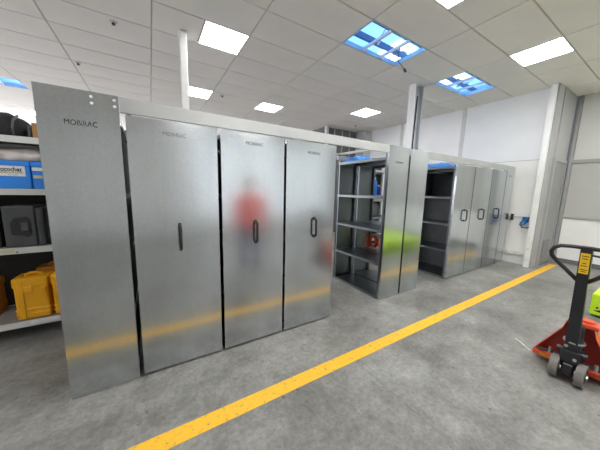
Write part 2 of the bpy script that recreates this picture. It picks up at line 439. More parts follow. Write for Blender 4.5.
rest = MB(); n_tile = 0
for i in range(i0, i1+1):
    for j in range(j0, j1+1):
        xa, xb, ya, yb = max(cx(i), XL), min(cx(i+1), XR), max(cy(j), YF), min(cy(j+1), YB)
        if xb-xa < 0.05 or yb-ya < 0.05 or (i, j) in openings: continue
        if (i, j) in lights:
            xm = cx(i) + TX/2
            if lights[(i, j)]: xb = xm
            else: xa = xm
        if any(visible(x, y) for x in (xa, xb) for y in (ya, yb)) and n_tile < 300:
            o = bpy.data.objects.new('ceiling_tile', tile(xa, xb, ya, yb)); C.objects.link(o)
            o.location = (xa, ya, ZC-0.010); o.parent = ceil; n_tile += 1
        else:
            rest.box(xa+0.01, xb-0.01, ya+0.01, yb-0.01, ZC-0.010, ZC+0.003)
ro = bpy.data.objects.new('ceiling_tiles_out_of_view', rest.mesh('ceiling_tiles', 'tile')); C.objects.link(ro); ro.parent = ceil; ro['kind'] = 'stuff'
ro.name = 'ceiling_tiles'

# ceiling lights
light_labels = {(0, 4): 'largest lit LED ceiling panel at upper left beside the slim white post',
    (0, 8): 'lit LED ceiling panel partly behind the slim white post',
    (2, 8): 'small distant lit LED ceiling panel above the third closed carriage',
    (2, 0): 'lit LED ceiling panel cut off by the top edge of the picture',
    (4, 0): 'large lit LED ceiling panel at upper right near the end wall',
    (4, 6): 'small lit LED ceiling panel above the near open aisle',
    (-3, 16): 'distant lit LED ceiling panel above the black bag at far left'}
for (i, j), half in lights.items():
    xa = cx(i) + (TX/2 if half else 0); xb = xa + TX/2; ya, yb = cy(j), cy(j+1)
    lab = light_labels.get((i, j), 'unseen LED ceiling panel added outside the picture to light the room')
    t = thing('ceiling_light', lab, 'ceiling light', (xa+TX/4, ya+TY/2, ZC-0.012), 'LED panels in the ceiling')
    fr = MB(); e = 0.014
    fr.box(xa, xb, ya, ya+e, ZC-0.012, ZC+0.003).box(xa, xb, yb-e, yb, ZC-0.012, ZC+0.003)
    fr.box(xa, xa+e, ya+e, yb-e, ZC-0.012, ZC+0.003).box(xb-e, xb, ya+e, yb-e, ZC-0.012, ZC+0.003)
    part('frame', fr, 'paint_white', t)
    part('diffuser', MB().box(xa+e, xb-e, ya+e, yb-e, ZC-0.008, ZC+0.002), 'led', t)

# open ceiling bays with blue daylit roof void above
op_lab = {(2, 2): 'open ceiling bay showing blue roof void, with dangling cable, near top centre',
          (4, 2): 'smaller open ceiling bay showing blue roof void, nearer the end wall',
          (-3, 11): 'sliver of open blue ceiling bay at the far left edge'}
for (i, j) in openings:
    xa, xb, ya, yb = cx(i), cx(i+1), cy(j), cy(j+1)
    H = 0.32; z0 = ZC+0.05; z1 = z0+H
    t = thing('roof_void', op_lab[(i, j)], 'ceiling opening', ((xa+xb)/2, (ya+yb)/2, ZC-0.01))
    w = MB()
    ex, ey = 0.7, 0.55
    w.box(xa-ex, xb+ex, ya-ey-0.02, ya-ey, z0, z1).box(xa-ex, xb+ex, yb+ey, yb+ey+0.02, z0, z1)
    w.box(xa-ex-0.02, xa-ex, ya-ey, yb+ey, z0, z1).box(xb+ex, xb+ex+0.02, ya-ey, yb+ey, z0, z1)
    part('lining', w, 'foil_blue', t, 'blue lining')
    part('roof_sheet', MB().box(xa-ex, xb+ex, ya-ey, yb+ey, z1, z1+0.02), 'roof_sheet', t, 'blue translucent roof sheet')
    xc = xb+0.28 if i == 2 else xa+0.98
    part('roof_pane', MB().box(xc-0.26, xc+0.28, ya+0.50, yb+0.42, z1-0.03, z1-0.005), 'roof_pane', t, 'bright daylit roof pane')
    part('purlin', MB().box(xa-ex, xb+ex, ya+0.16, ya+0.22, z0+0.10, z0+0.20), 'purlin_blue', t)
    part('purlin', MB().box(xa-ex, xb+ex, ya+0.56, ya+0.60, z0+0.12, z0+0.20), 'purlin_blue', t)
    part('purlin', MB().box(xa-ex, xb+ex, ya+0.64, ya+0.65, z0+0.02, z0+0.05), 'label_white', t, 'pale batten')
    for k in (1, 2):
        xx = xa+TX*k/3
        part('tee_bar', MB().box(xx-0.016, xx+0.016, ya, yb, ZC-0.008, ZC-0.004).box(xx-0.004, xx+0.004, ya, yb, ZC-0.004, ZC+0.035), 'paint_white', t)
    rim = MB(); e = 0.02
    rim.box(xa, xb, ya, ya+e, ZC-0.008, ZC+0.05).box(xa, xb, yb-e, yb, ZC-0.008, ZC+0.05)
    rim.box(xa, xa+e, ya+e, yb-e, ZC-0.008, ZC+0.05).box(xb-e, xb, ya+e, yb-e, ZC-0.008, ZC+0.05)
    part('rim', rim, 'foil_blue', t)
    for k in range(3):
        yy = ya+0.08+0.14*k
        pts = [(xc-0.30+0.1*k+0.06*s, yy+0.42+0.08*math.sin(s*1.3+k), z1-0.12-0.04*math.cos(s*1.1+k)) for s in range(9)]
        part('conduit', MB().tube(pts, 0.011, 6), 'purlin_blue' if k % 2 else 'label_white', t)
# dangling cable out of the first opening
pts = [(3.50, 2.62, 3.92), (3.48, 2.72, 3.82), (3.49, 2.80, 3.72), (3.55, 2.84, 3.60), (3.58, 2.79, 3.52), (3.59, 2.75, 3.46)]
t = thing('dangling_cable', 'thin dark cable with plug dangling from the open ceiling bay', 'cable', (3.45, 2.8, 3.4))
part('wire', MB().tube(pts, 0.007, 6), 'ink_grey', t)
part('plug', MB().cyl((3.59, 2.75, 3.465), (3.605, 2.73, 3.415), 0.018, 0.022, 8), 'black_plastic', t)
t = thing('dangling_cable', 'pale looped cable inside the open ceiling bay', 'cable', (3.0, 2.6, 3.7))
part('wire', MB().tube([(3.25, 2.50, 4.1), (3.10, 2.52, 3.95), (2.98, 2.62, 3.80), (2.98, 2.74, 3.72), (3.06, 2.85, 3.70), (3.14, 2.88, 3.78)], 0.008, 6), 'label_white', t)
# sprinkler heads
for (x, y, lab) in ((-0.95, 5.93, 'small dark ceiling sprinkler head above the narrow left end panel'),
                    (-0.29, 4.25, 'small dark ceiling sprinkler head near the top edge at left'),
                    (1.52, 6.0, 'small dark ceiling sprinkler head between two lit panels'),
                    (5.75, 6.07, 'small dark ceiling sprinkler head near the dark partition')):
    t = thing('sprinkler_head', lab, 'sprinkler', (x, y, ZC-0.04), 'ceiling sprinkler heads')
    part('rosette', MB().cyl((x, y, ZC-0.010), (x, y, ZC-0.022), 0.045, 0.035, 12), 'wall_midgrey', t)
    part('head', MB().cyl((x, y, ZC-0.022), (x, y, ZC-0.045), 0.014, 0.022, 8), 'black_plastic', t)

# posts between racks and ceiling
single('support_post', MB().bevel_box(0.445, 0.535, 3.92, 4.01, 0, ZC-0.012, 0.006, 1), 'paint_white', 'slim white square post rising to the ceiling behind the closed carriages', 'post')
t = thing('steel_column', 'grey H-section steel column rising behind the two paired end panels', 'column', (4.62, 3.21, 0))
part('flange', MB().box(4.49, 4.51, 3.14, 3.28, 0, ZC-0.012), 'paint_white', t)
part('flange', MB().box(4.73, 4.75, 3.14, 3.28, 0, ZC-0.012), 'post_grey', t)
part('web', MB().box(4.51, 4.73, 3.205, 3.215, 0, ZC-0.012), 'post_grey', t)
part('cable', MB().tube([(4.63+0.018*math.sin(z*2.2), 3.190, z) for z in [0.2+0.2*k for k in range(17)]], 0.011, 6), 'black_plastic', t, 'black cable')
part('cable', MB().tube([(4.575+0.012*math.sin(z*1.7+1), 3.196, z) for z in [0.2+0.2*k for k in range(17)]], 0.006, 6), 'ink_grey', t, 'thin dark cable')

# yellow floor line, white strap
single('floor_line', MB().box(XL+0.05, 7.45, 1.398, 1.515, 0.0, 0.0015), 'line_yellow', 'worn yellow painted line running along the concrete floor', 'floor line')
single('floor_joint', MB().box(1.47, 1.474, YF+0.05, 1.385, 0.0, 0.0008), 'wall_dark', 'hairline joint crossing the concrete floor towards the viewer', 'floor joint')

# ------------------------------------------------------------------ mobile shelving
YP, YR = 2.124, 3.125
SHELF_Z = (0.035, 0.515, 0.975, 1.435, 1.945)
def unit(name, label, x0, x1, fixed, handle=None, text=None, back=None, bolts=(), ptop=None, group=None, YP=YP):
    t = thing(name, label, 'shelving', ((x0+x1)/2, (YP+YR)/2, 0), group)
    ztop = ptop or (2.085 if fixed else 1.975)
    zb = 0.003 if fixed else 0.020
    g = 0.002
    fp = MB().box(x0+g, x1-g, YP, YP+0.004, zb, ztop)
    fp.box(x0+g, x0+g+0.004, YP+0.004, YP+0.03, zb, ztop).box(x1-g-0.004, x1-g, YP+0.004, YP+0.03, zb, ztop)
    fp.box(x0+g+0.004, x1-g-0.004, YP+0.004, YP+0.03, ztop-0.004, ztop)
    front = part('front_panel', fp, 'galv', t)
    if text: 
        part_txt = text_part('MOBiRAC', front, 'ink' if text[3] > 0.03 else 'ink_grey', text[0], text[1], YP-0.0012, text[2], text[3], weight=0.0)
    for (bx_, bz_) in bolts:
        part('bolt', MB().cyl((bx_, YP, bz_), (bx_, YP-0.010, bz_), 0.010, 0.008, 10), 'label_white', t, 'pale bolt head')
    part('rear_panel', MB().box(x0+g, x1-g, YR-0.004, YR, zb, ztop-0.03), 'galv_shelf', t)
    inx0, inx1 = x0+0.012, x1-0.012
    for xx in (inx0, inx1-0.03):
        for yy in (YP+0.034, YR-0.04):
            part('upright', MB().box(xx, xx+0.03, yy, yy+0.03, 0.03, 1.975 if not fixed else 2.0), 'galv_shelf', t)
    for z in SHELF_Z:
        s = MB().box(inx0+0.002, inx1-0.002, YP+0.066, YR-0.042, z-0.004, z)
        s.box(inx0-0.006, inx0+0.002, YP+0.034, YR-0.008, z-0.035, z).box(inx1-0.002, inx1+0.006, YP+0.034, YR-0.008, z-0.035, z)
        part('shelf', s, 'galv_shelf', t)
    if not fixed:
        part('chassis', MB().box(inx0, inx1, YP+0.031, YR-0.02, 0.004, 0.028), 'black_metal', t)
    else:
        part('plinth', MB().box(inx0, inx1, YP+0.02, YR-0.02, 0.0, 0.028), 'galv_dark', t)
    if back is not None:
        part('back_sheet', MB().box(back, back+0.003, YP+0.07, YR-0.045, 0.04, 1.43 if x0 > 4 and x0 < 4.9 else 1.90), 'galv_dark', t)  # near units
    if handle is not None:
        hx, hz0, hz1 = handle; d = 0.044; r = 0.016
        y0 = YP-0.002; pts = []
        corner = 0.024
        yo = YP-d
        pts.append((hx, y0, hz0+0.012))
        for k in range(5):
            a = math.pi/2*k/4; pts.append((hx, yo+corner-corner*math.sin(a), hz0+0.012+corner-corner*math.cos(a)))
        for k in range(5):
            a = math.pi/2*k/4; pts.append((hx, yo+corner-corner*math.cos(a), hz1-0.012-corner+corner*math.sin(a)))
        pts.append((hx, y0, hz1-0.012))
        h = part('handle', MB().tube(pts, 0.011, 8), 'black_plastic', t, 'black moulded pull handle', smooth=True)
        for zz in (hz0+0.012, hz1-0.012):
            part('handle_foot', MB().bevel_box(hx-0.0115, hx+0.0115, YP-0.006, YP-0.0002, zz-0.018, zz+0.018, 0.002, 1), 'black_plastic', h)
    if not fixed:
        for z in (0.12, 0.62, 1.12, 1.80):
            part('bumper', MB().cyl((x0+g, YP+0.016, z), (x0-0.006, YP+0.016, z), 0.010, 0.008, 8), 'black_plastic', t)
    return t

GC = 'mobile shelving carriages'
unit('fixed_shelving', 'narrow fixed end shelving unit, leftmost and nearest, with bold dark lettering', -0.556, -0.149, True, None, (-0.431, -0.272, 1.884, 0.032), -0.166,
     [(-0.290, 2.053), (-0.290, 2.014), (-0.173, 2.053), (-0.173, 2.014)], YP=2.100, group='fixed end shelving units')
unit('mobile_shelving', 'closed galvanized carriage next to the narrow leftmost panel, handle seen edge-on', -0.122, 0.486, False, (0.182, 1.0, 1.21), (0.100, 0.252, 1.883, 0.027), 0.18, YP=2.106, group=GC)
unit('mobile_shelving', 'closed galvanized carriage mirroring a red figure, middle of the near three', 0.511, 1.104, False, (0.814, 1.0, 1.21), (0.728, 0.888, 1.890, 0.027), 0.80, YP=2.106, group=GC)
unit('mobile_shelving', 'closed galvanized carriage bordering the near open aisle, right of the near three', 1.126, 1.738, False, (1.470, 1.0, 1.21), (1.372, 1.528, 1.872, 0.027), 1.44, YP=2.106, group=GC)
unit('fixed_shelving', 'narrow fixed shelving unit right of the near aisle, its open shelves showing', 2.622, 3.032, True, None, (2.762, 2.912, 1.885, 0.022), None, (), group='fixed end shelving units')
unit('fixed_shelving', 'narrow fixed shelving unit left of the far aisle, right of the paired panels', 3.062, 3.478, True, None, None, None, (), group='fixed end shelving units')
unit('mobile_shelving', 'galvanized carriage beside the far aisle, its dark open shelves showing', 4.325, 4.932, False, (4.715, 1.01, 1.22), None, 4.86, group=GC)
unit('mobile_shelving', 'galvanized carriage between two others, middle of the far three', 4.945, 5.640, False, (5.36, 1.01, 1.22), None, 5.30, group=GC)
unit('mobile_shelving', 'galvanized carriage next to the far narrow end panel', 5.653, 6.290, False, (6.02, 1.01, 1.22), None, 5.97, group=GC)
unit('fixed_shelving', 'farthest narrow fixed shelving unit touching the end wall', 6.305, 6.690, True, None, (6.42, 6.56, 1.885, 0.020), None, [(6.36, 2.05), (6.36, 2.0)], group='fixed end shelving units')

def top_rail(label, x0, x1):
    t = thing('top_rail', label, 'rail', ((x0+x1)/2, (YP+YR)/2, 1.985), 'guide rails over the carriages')
    b = MB().box(x0, x1, YP+0.002, YP+0.006, 1.992, 2.088).box(x0, x1, YP+0.006, YP+0.034, 2.084, 2.088).box(x0, x1, YP+0.006, YP+0.03, 1.992, 1.996)
    part('front_channel', b, 'rail_steel', t)
    b = MB().box(x0, x1, YR-0.006, YR-0.002, 1.992, 2.088).box(x0, x1, YR-0.034, YR-0.006, 2.084, 2.088)
    part('rear_channel', b, 'rail_steel', t)
    n = max(1, int((x1-x0)/1.2))
    for k in range(n+1):
        xx = x0+0.02+(x1-x0-0.06)*k/n
        part('tie_bar', MB().box(xx, xx+0.03, YP+0.036, YR-0.036, 2.05, 2.083), 'rail_steel', t)
top_rail('long pale steel guide rail over the three near carriages and aisle', -0.149, 2.620)
top_rail('pale steel guide rail over the far carriages and far aisle', 3.480, 6.303)

# blue plastic sheets lying on top of racks
def sheet(label, mat, x0, x1, y0, y1, z, amp, seed, name='plastic_sheet'):
    rnd = random.Random(seed); nx, ny = 9, 7; vs = []; fs = []
    for s in (0, 1):
        for a in range(nx):
            for b in range(ny):
                e = min(a, nx-1-a, b, ny-1-b)
                hgt = z+0.001 if s == 0 else z+0.008+(amp*(0.35+0.65*rnd.random()) if e > 0 else 0.004)
                vs.append((x0+(x1-x0)*a/(nx-1), y0+(y1-y0)*b/(ny-1), hgt))
    def I(s, a, b): return s*nx*ny+a*ny+b
    for a in range(nx-1):
        for b in range(ny-1):
            fs.append((I(1,a,b), I(1,a+1,b), I(1,a+1,b+1), I(1,a,b+1)))
            fs.append((I(0,a,b), I(0,a,b+1), I(0,a+1,b+1), I(0,a+1,b)))
    for a in range(nx-1):
        fs.append((I(0,a,0), I(0,a+1,0), I(1,a+1,0), I(1,a,0))); fs.append((I(0,a,ny-1), I(1,a,ny-1), I(1,a+1,ny-1), I(0,a+1,ny-1)))
    for b in range(ny-1):
        fs.append((I(0,0,b), I(1,0,b), I(1,0,b+1), I(0,0,b+1))); fs.append((I(0,nx-1,b), I(0,nx-1,b+1), I(1,nx-1,b+1), I(1,nx-1,b)))
    return single(name, MB().add(vs, fs), mat, label, 'plastic sheet', 'blue sheeting on the racks', smooth=True)

# ------------------------------------------------------------------ left static shelving with stored goods
SY, SD = 3.20, 0.52
def static_rack(label, x0, x1, y0, d, levels, top, back=True):
    t = thing('storage_rack', label, 'shelving', ((x0+x1)/2, y0+d/2, 0), 'white storage racks')
    for xx in (x0, x1-0.05):
        for yy in (y0+0.012, y0+d-0.05):
            part('upright', MB().box(xx, xx+0.05, yy, yy+0.04, 0, top), 'shelf_white', t)
    for z in levels:
        part('shelf_board', MB().box(x0+0.052, x1-0.052, y0+0.02, y0+d-0.02, z-0.02, z), 'shelf_board', t)
        part('beam', MB().box(x0, x1, y0, y0+0.012, z-0.052, z+0.004), 'shelf_white', t)
        part('beam', MB().box(x0, x1, y0+d, y0+d+0.012, z-0.052, z+0.004), 'shelf_white', t)
    if back:
        part('back_sheet', MB().box(x0, x1, y0+d+0.013, y0+d+0.017, 0.02, top), 'rack_back', t)
    return t
LV = (0.185, 0.905, 1.445, 1.905)
sr = static_rack('white storage rack of black, blue and yellow cases at far left', -2.6, -0.66, SY, SD, LV, 2.0)
part('price_tag', MB().box(-1.22, -1.09, SY-0.002, SY-0.0002, 0.862, 0.900), 'label_cream', sr, 'cream shelf-edge label')
part('price_tag', MB().box(-1.06, -0.86, SY-0.002, SY-0.0002, 0.150, 0.182), 'label_white', sr, 'pale shelf-edge label')
part('marker', MB().box(-1.085, -1.07, SY-0.0035, SY-0.0022, 0.866, 0.876), 'ink', sr)

def hard_case(label, mat, x0, x1, y0, y1, z, h, group, lat=True):
    t = thing('hard_case', label, 'case', ((x0+x1)/2, (y0+y1)/2, z), group)
    w = x1-x0
    body = part('shell', MB().bevel_box(x0, x1, y0+0.012, y1, z+0.001, z+h*0.93, 0.022, 3), mat, t)
    part('lid', MB().bevel_box(x0-0.006, x1+0.006, y0+0.006, y1+0.006, z+h*0.74, z+h*0.94, 0.012, 2), mat, t)
    for zz in (0.10, 0.20):
        part('rib', MB().bevel_box(x0-0.004, x1+0.004, y0+0.008, y1+0.004, z+h*zz, z+h*zz+0.02, 0.005, 1), mat, t)
    xl = x0+w*0.20
    part('corner_rib', MB().bevel_box(xl-0.022, xl+0.022, y0+0.001, y0+0.02, z+0.008, z+h*0.90, 0.006, 1), mat, t)
    part('latch', MB().bevel_box(xl+0.02, xl+w*0.36, y0-0.004, y0+0.014, z+h*0.62, z+h*0.76, 0.006, 1), mat, t)
    part('latch', MB().bevel_box(x1-w*0.2, x1-w*0.05, y0-0.004, y0+0.014, z+h*0.60, z+h*0.70, 0.006, 1), mat, t)
    hp = [(x0+w*0.25, (y0+y1)/2, z+h*0.92), (x0+w*0.30, (y0+y1)/2, z+h*0.97), (x0+w*0.42, (y0+y1)/2, z+h*1.0),
          (x0+w*0.60, (y0+y1)/2, z+h*1.0), (x0+w*0.72, (y0+y1)/2, z+h*0.97), (x0+w*0.77, (y0+y1)/2, z+h*0.92)]
    part('handle', MB().tube(hp, 0.014, 8), mat, t)
    return t
GY = 'yellow hard cases on the bottom shelf'
hard_case('yellow hard case standing foremost on the bottom shelf, fully visible', 'case_yellow', -1.160, -0.925, 3.235, 3.46, LV[0], 0.44, GY)
hard_case('yellow hard case on the bottom shelf, half hidden by the narrow end panel', 'case_yellow', -0.895, -0.72, 3.235, 3.46, LV[0], 0.44, GY)
hard_case('orange-yellow case at the back of the bottom shelf behind the yellow ones', 'case_orange', -1.06, -0.80, 3.49, 3.69, LV[0], 0.47, GY)
hard_case('shaded ochre case at the back of the bottom shelf by the picture edge', 'case_orange', -1.60, -1.36, 3.46, 3.68, LV[0], 0.38, GY)
# black items on the bottom shelf further left
single('equipment_bag', MB().blob((-1.80, 3.45, LV[0]+0.24), (0.16, 0.2, 0.24), 0.05, 3, 3, LV[0]+0.002), 'black_cloth', 'black equipment bag on the bottom shelf beyond the picture edge', 'bag', smooth=True)
# dark case on second shelf
z = LV[1]
t = thing('transport_case', 'large dark grey transport case on the shelf above the yellow cases', 'case', (-1.03, 3.42, z))
part('shell', MB().bevel_box(-1.165, -0.955, 3.26, 3.60, z+0.001, z+0.385, 0.014, 2), 'dark_grey_case', t)
part('recess_frame', MB().prism([(-1.115, z+0.12), (-1.005, z+0.10), (-0.985, z+0.13), (-0.985, z+0.25), (-1.01, z+0.285), (-1.085, z+0.275), (-1.115, z+0.23)], 'y', 3.248, 3.262), 'black_plastic', t)
part('latch', MB().bevel_box(-1.050, -0.995, 3.238, 3.252, z+0.15, z+0.235, 0.006, 1), 'dark_grey_case', t)
part('hinge_column', MB().cyl((-0.925, 3.285, z+0.004), (-0.925, 3.285, z+0.36), 0.032, 0.032, 14), 'dark_grey_case', t, smooth=False)
part('side_shell', MB().bevel_box(-0.950, -0.855, 3.30, 3.60, z+0.001, z+0.37, 0.012, 2), 'black_plastic', t)
part('strap', MB().box(-0.958, -0.952, 3.250, 3.258, z+0.01, z+0.37), 'black_plastic', t)
t = thing('transport_case', 'black transport case at the picture edge left of the dark grey case', 'case', (-1.3, 3.42, z))
part('shell', MB().bevel_box(-1.46, -1.19, 3.27, 3.62, z+0.001, z+0.36, 0.02, 2), 'black_plastic', t)
part('latch', MB().bevel_box(-1.27, -1.22, 3.255, 3.272, z+0.14, z+0.24, 0.004, 1), 'dark_grey_case', t)
t = thing('transport_case', 'black case on the second shelf mostly hidden by the narrow end panel', 'case', (-0.79, 3.45, z))
part('shell', MB().bevel_box(-0.838, -0.74, 3.27, 3.62, z+0.001, z+0.40, 0.02, 2), 'black_plastic', t)
part('latch', MB().bevel_box(-0.83, -0.79, 3.255, 3.272, z+0.16, z+0.26, 0.004, 1), 'dark_grey_case', t)
# blue boxes on third shelf
z = LV[2]
def blue_box(label, x0, x1, h):
    t = thing('blue_box', label, 'box', ((x0+x1)/2, 3.42, z), 'blue boxes on the third shelf')
    part('body', MB().bevel_box(x0, x1, 3.24, 3.62, z+0.001, z+h-0.03, 0.006, 1), 'box_blue', t)
    part('lid', MB().bevel_box(x0-0.003, x1+0.003, 3.234, 3.625, z+h-0.045, z+h, 0.006, 1), 'box_blue', t)
    return t
b1 = blue_box('blue box with white printed label on the third shelf', -1.42, -0.938, 0.250)
lb = part('label', MB().box(-1.30, -0.968, 3.2335, 3.2395, z+0.115, z+0.205), 'label_white', b1, 'white printed label')
text_part('ocochez', lb, 'ink', -1.118, -0.985, 3.2322, z+0.176, 0.040, weight=0.03)
text_part('ilfölbautomaten', lb, 'ink', -1.125, -0.980, 3.2322, z+0.148, 0.016)
text_part('on  sale', lb, 'ink', -1.075, -1.015, 3.2322, z+0.128, 0.010)
b2 = blue_box('narrow blue box with small labels half hidden by the end panel', -0.928, -0.715, 0.250)
part('label', MB().box(-0.922, -0.85, 3.2335, 3.2395, z+0.17, z+0.20), 'label_white', b2, 'white label')
part('label', MB().box(-0.918, -0.86, 3.2335, 3.2395, z+0.10, z+0.128), 'label_cream', b2, 'pale green label')
single('plastic_bag', MB().blob((-1.06, 3.44, z+0.30), (0.27, 0.18, 0.075), 0.14, 3, 5, z+0.252), 'clear_bag', 'crumpled greyish plastic bag lying on the blue boxes', 'bag', smooth=True)
# top shelf
z = LV[3]
t = thing('black_bag', 'black soft bag on the top shelf of the left rack', 'bag', (-1.1, 3.42, z))
part('body', MB().blob((-1.19, 3.44, z+0.10), (0.235, 0.17, 0.125), 0.05, 3, 8, z+0.006), 'black_cloth', t, smooth=True)
part('strap', MB().tube([(-1.02, 3.28, z+0.02), (-1.015, 3.255, z+0.08), (-1.01, 3.27, z+0.15), (-1.00, 3.34, z+0.20)], 0.009, 6), 'dark_grey_case', t)
single('black_box', MB().bevel_box(-0.925, -0.905, 3.26, 3.55, z+0.005, z+0.115, 0.004, 1), 'dark_grey_case', 'thin dark folder standing between black bag and brown box', 'folder')
t = thing('cardboard_box', 'small brown cardboard box on the top shelf beside the black bag', 'box', (-0.85, 3.4, z))
part('body', MB().bevel_box(-0.893, -0.80, 3.25, 3.50, z+0.005, z+0.135, 0.003, 1), 'cardboard', t)
part('flap', MB().box(-0.895, -0.798, 3.247, 3.502, z+0.136, z+0.140), 'cardboard', t)

# ------------------------------------------------------------------ rear storage rack seen through the near aisle
BY, BD = 4.20, 0.5
BL = (0.30, 0.85, 1.30, 2.02)
static_rack('white storage rack far behind, glimpsed through the near open shelves', 4.42, 5.55, BY, BD, BL, 2.25)
def bottle(label, mat, x, y, z, r, h):
    t = thing('bottle', label, 'bottle', (x, y, z), 'bottles on the rear rack')
    part('body', MB().cyl((x, y, z), (x, y, z+h*0.75), r, r, 14).cyl((x, y, z+h*0.75), (x, y, z+h*0.9), r, r*0.4, 14), mat, t)
    part('cap', MB().cyl((x, y, z+h*0.9), (x, y, z+h), r*0.42, r*0.42, 10), 'label_white', t)
z = BL[2]+0.006
bottle('tall blue bottle on the rear rack seen through the open shelves', 'box_blue', 4.86, 4.34, z, 0.075, 0.55)
bottle('dark blue bottle beside the tall blue one on the rear rack', 'navy_sheet', 5.03, 4.34, z, 0.06, 0.36)
single('cardboard_box', MB().bevel_box(4.56, 4.74, 4.25, 4.55, z, z+0.30, 0.004, 1), 'cardboard', 'brown box left of the tall blue bottle on the rear rack', 'box')
single('parts_box', MB().bevel_box(4.57, 4.72, 4.26, 4.5, z+0.302, z+0.52, 0.004, 1), 'label_white', 'pale box stacked on the brown box on the rear rack', 'box')
z = BL[1]+0.006
single('grey_sack', MB().blob((4.90, 4.42, z+0.17), (0.17, 0.15, 0.19), 0.06, 3, 12, z), 'grey_cloth', 'grey cloth sack on the rear rack below the blue bottle', 'bag', smooth=True)
single('navy_roll', MB().cyl((4.73, 4.62, z+0.375), (5.08, 4.62, z+0.375), 0.04, 0.04, 12).box(4.75, 4.78, 4.59, 4.65, z, z+0.36).box(5.03, 5.06, 4.59, 4.65, z, z+0.36), 'navy_sheet', 'dark blue roll on a stand above the grey sack', 'roll')
single('parts_box', MB().bevel_box(4.57, 4.70, 4.24, 4.5, z, z+0.12, 0.004, 1), 'label_cream', 'small cream box on the rear rack left of the grey sack', 'box')
# orange straps on the second shelf of the paired unit
z = SHELF_Z[1]
for k, (ox, oy) in enumerate(((3.20, 2.93), (3.25, 2.83), (3.31, 2.72))):
    mb = MB()
    for q in range(3):
        rr = 0.055+0.012*q
        pts = [(ox+0.012*math.cos(a)*0.4+0.018*(q-1), oy+rr*math.cos(a), z+0.008+0.115+0.105*math.sin(a)*(0.85+0.05*q)) for a in [2*math.pi*i/16 for i in range(16)]]
        mb.tube(pts, 0.010, 6, True)
    single('strap_loop', mb, 'orange_strap', ('coiled orange strap, leftmost of three on a low open shelf', 'coiled orange strap, middle of three on a low open shelf', 'coiled orange strap, rightmost of three on a low open shelf')[k], 'strap', 'coiled orange straps')

sheet('bright blue plastic sheet lying on top of the near open shelves', 'blue_sheet', 2.66, 3.00, 2.72, 3.04, SHELF_Z[4], 0.10, 3)
sheet('navy blue plastic sheet on top of the paired fixed shelving', 'navy_sheet', 3.10, 3.44, 2.55, 3.04, SHELF_Z[4], 0.09, 5)
sheet('bright blue plastic sheet on top of the far aisle carriage', 'blue_sheet', 4.37, 4.88, 2.25, 3.0, SHELF_Z[4], 0.10, 9)

# ------------------------------------------------------------------ services on the end wall
t = thing('cable_trunking', 'cream cable trunking running low along the end wall', 'trunking', (XE-0.03, 1.95, 0.2))
part('duct', MB().bevel_box(XE-0.05, XE-0.001, 1.76, 2.12, 0.195, 0.275, 0.006, 1), 'trunking', t)
part('cover_joint', MB().box(XE-0.052, XE-0.0495, 1.93, 1.945, 0.195, 0.275), 'wall_midgrey', t)
part('outlet', MB().bevel_box(XE-0.062, XE-0.0505, 1.98, 2.06, 0.205, 0.265, 0.004, 1), 'label_white', t)
struct('baseboard_end', MB().box(XE-0.012, XE-0.001, 1.76, 6.3, 0.0, 0.12), 'paint_white', label='white skirting along the end wall')
single('air_pipe', MB().cyl((XE-0.03, 1.76, 1.03), (XE-0.03, 2.6, 1.03), 0.012, 0.012, 8), 'wall_midgrey', 'thin grey air pipe running along the end wall', 'pipe')
t = thing('air_valve', 'small black valve on the pipe beside the far end panel', 'valve', (XE-0.06, 2.08, 0.98))
part('body', MB().cyl((XE-0.045, 2.08, 0.95), (XE-0.045, 2.08, 1.08), 0.028, 0.022, 10), 'black_plastic', t)
part('lever', MB().box(XE-0.085, XE-0.075, 2.04, 2.10, 1.06, 1.085).cyl((XE-0.08, 2.08, 1.07), (XE-0.045, 2.08, 1.07), 0.008, 0.008, 8), 'black_plastic', t)
t = thing('power_socket', 'blue industrial power socket on the end wall near the white strip', 'socket', (XE-0.05, 1.86, 0.9))
part('housing', MB().bevel_box(XE-0.07, XE-0.002, 1.80, 1.90, 0.92, 1.04, 0.01, 1), 'blue_socket', t)
part('socket_cap', MB().cyl((XE-0.06, 1.85, 0.95), (XE-0.13, 1.87, 0.90), 0.045, 0.045, 14), 'blue_socket', t)
part('plug', MB().cyl((XE-0.13, 1.87, 0.90), (XE-0.17, 1.88, 0.87), 0.035, 0.028, 12), 'blue_socket', t)
part('cable', MB().tube([(XE-0.16, 1.88, 0.87), (XE-0.15, 1.86, 0.82), (XE-0.10, 1.81, 0.81), (XE-0.03, 1.77, 0.83)], 0.012, 6), 'black_plastic', t)

# ------------------------------------------------------------------ pallet truck
YT = 0.367
t = thing('pallet_truck', 'red hand pallet truck with black tiller parked at the right edge', 'pallet truck', (2.95, YT, 0))
for s in (-1, 1):
    yc = YT+s*0.135
    f = MB().hull([(3.02, yc-0.075, 0.085), (3.02, yc+0.075, 0.085), (3.02, yc-0.075, 0.03), (3.02, yc+0.075, 0.03),
                   (4.10, yc-0.075, 0.085), (4.10, yc+0.075, 0.085), (4.16, yc-0.045, 0.05), (4.16, yc+0.045, 0.05), (4.05, yc-0.07, 0.045), (4.05, yc+0.07, 0.045)])
    part('fork', f, 'truck_red', t)
    part('load_roller', MB().cyl((3.95, yc-0.04, 0.04), (3.95, yc+0.04, 0.04), 0.039, 0.039, 14), 'tyre_grey', t)
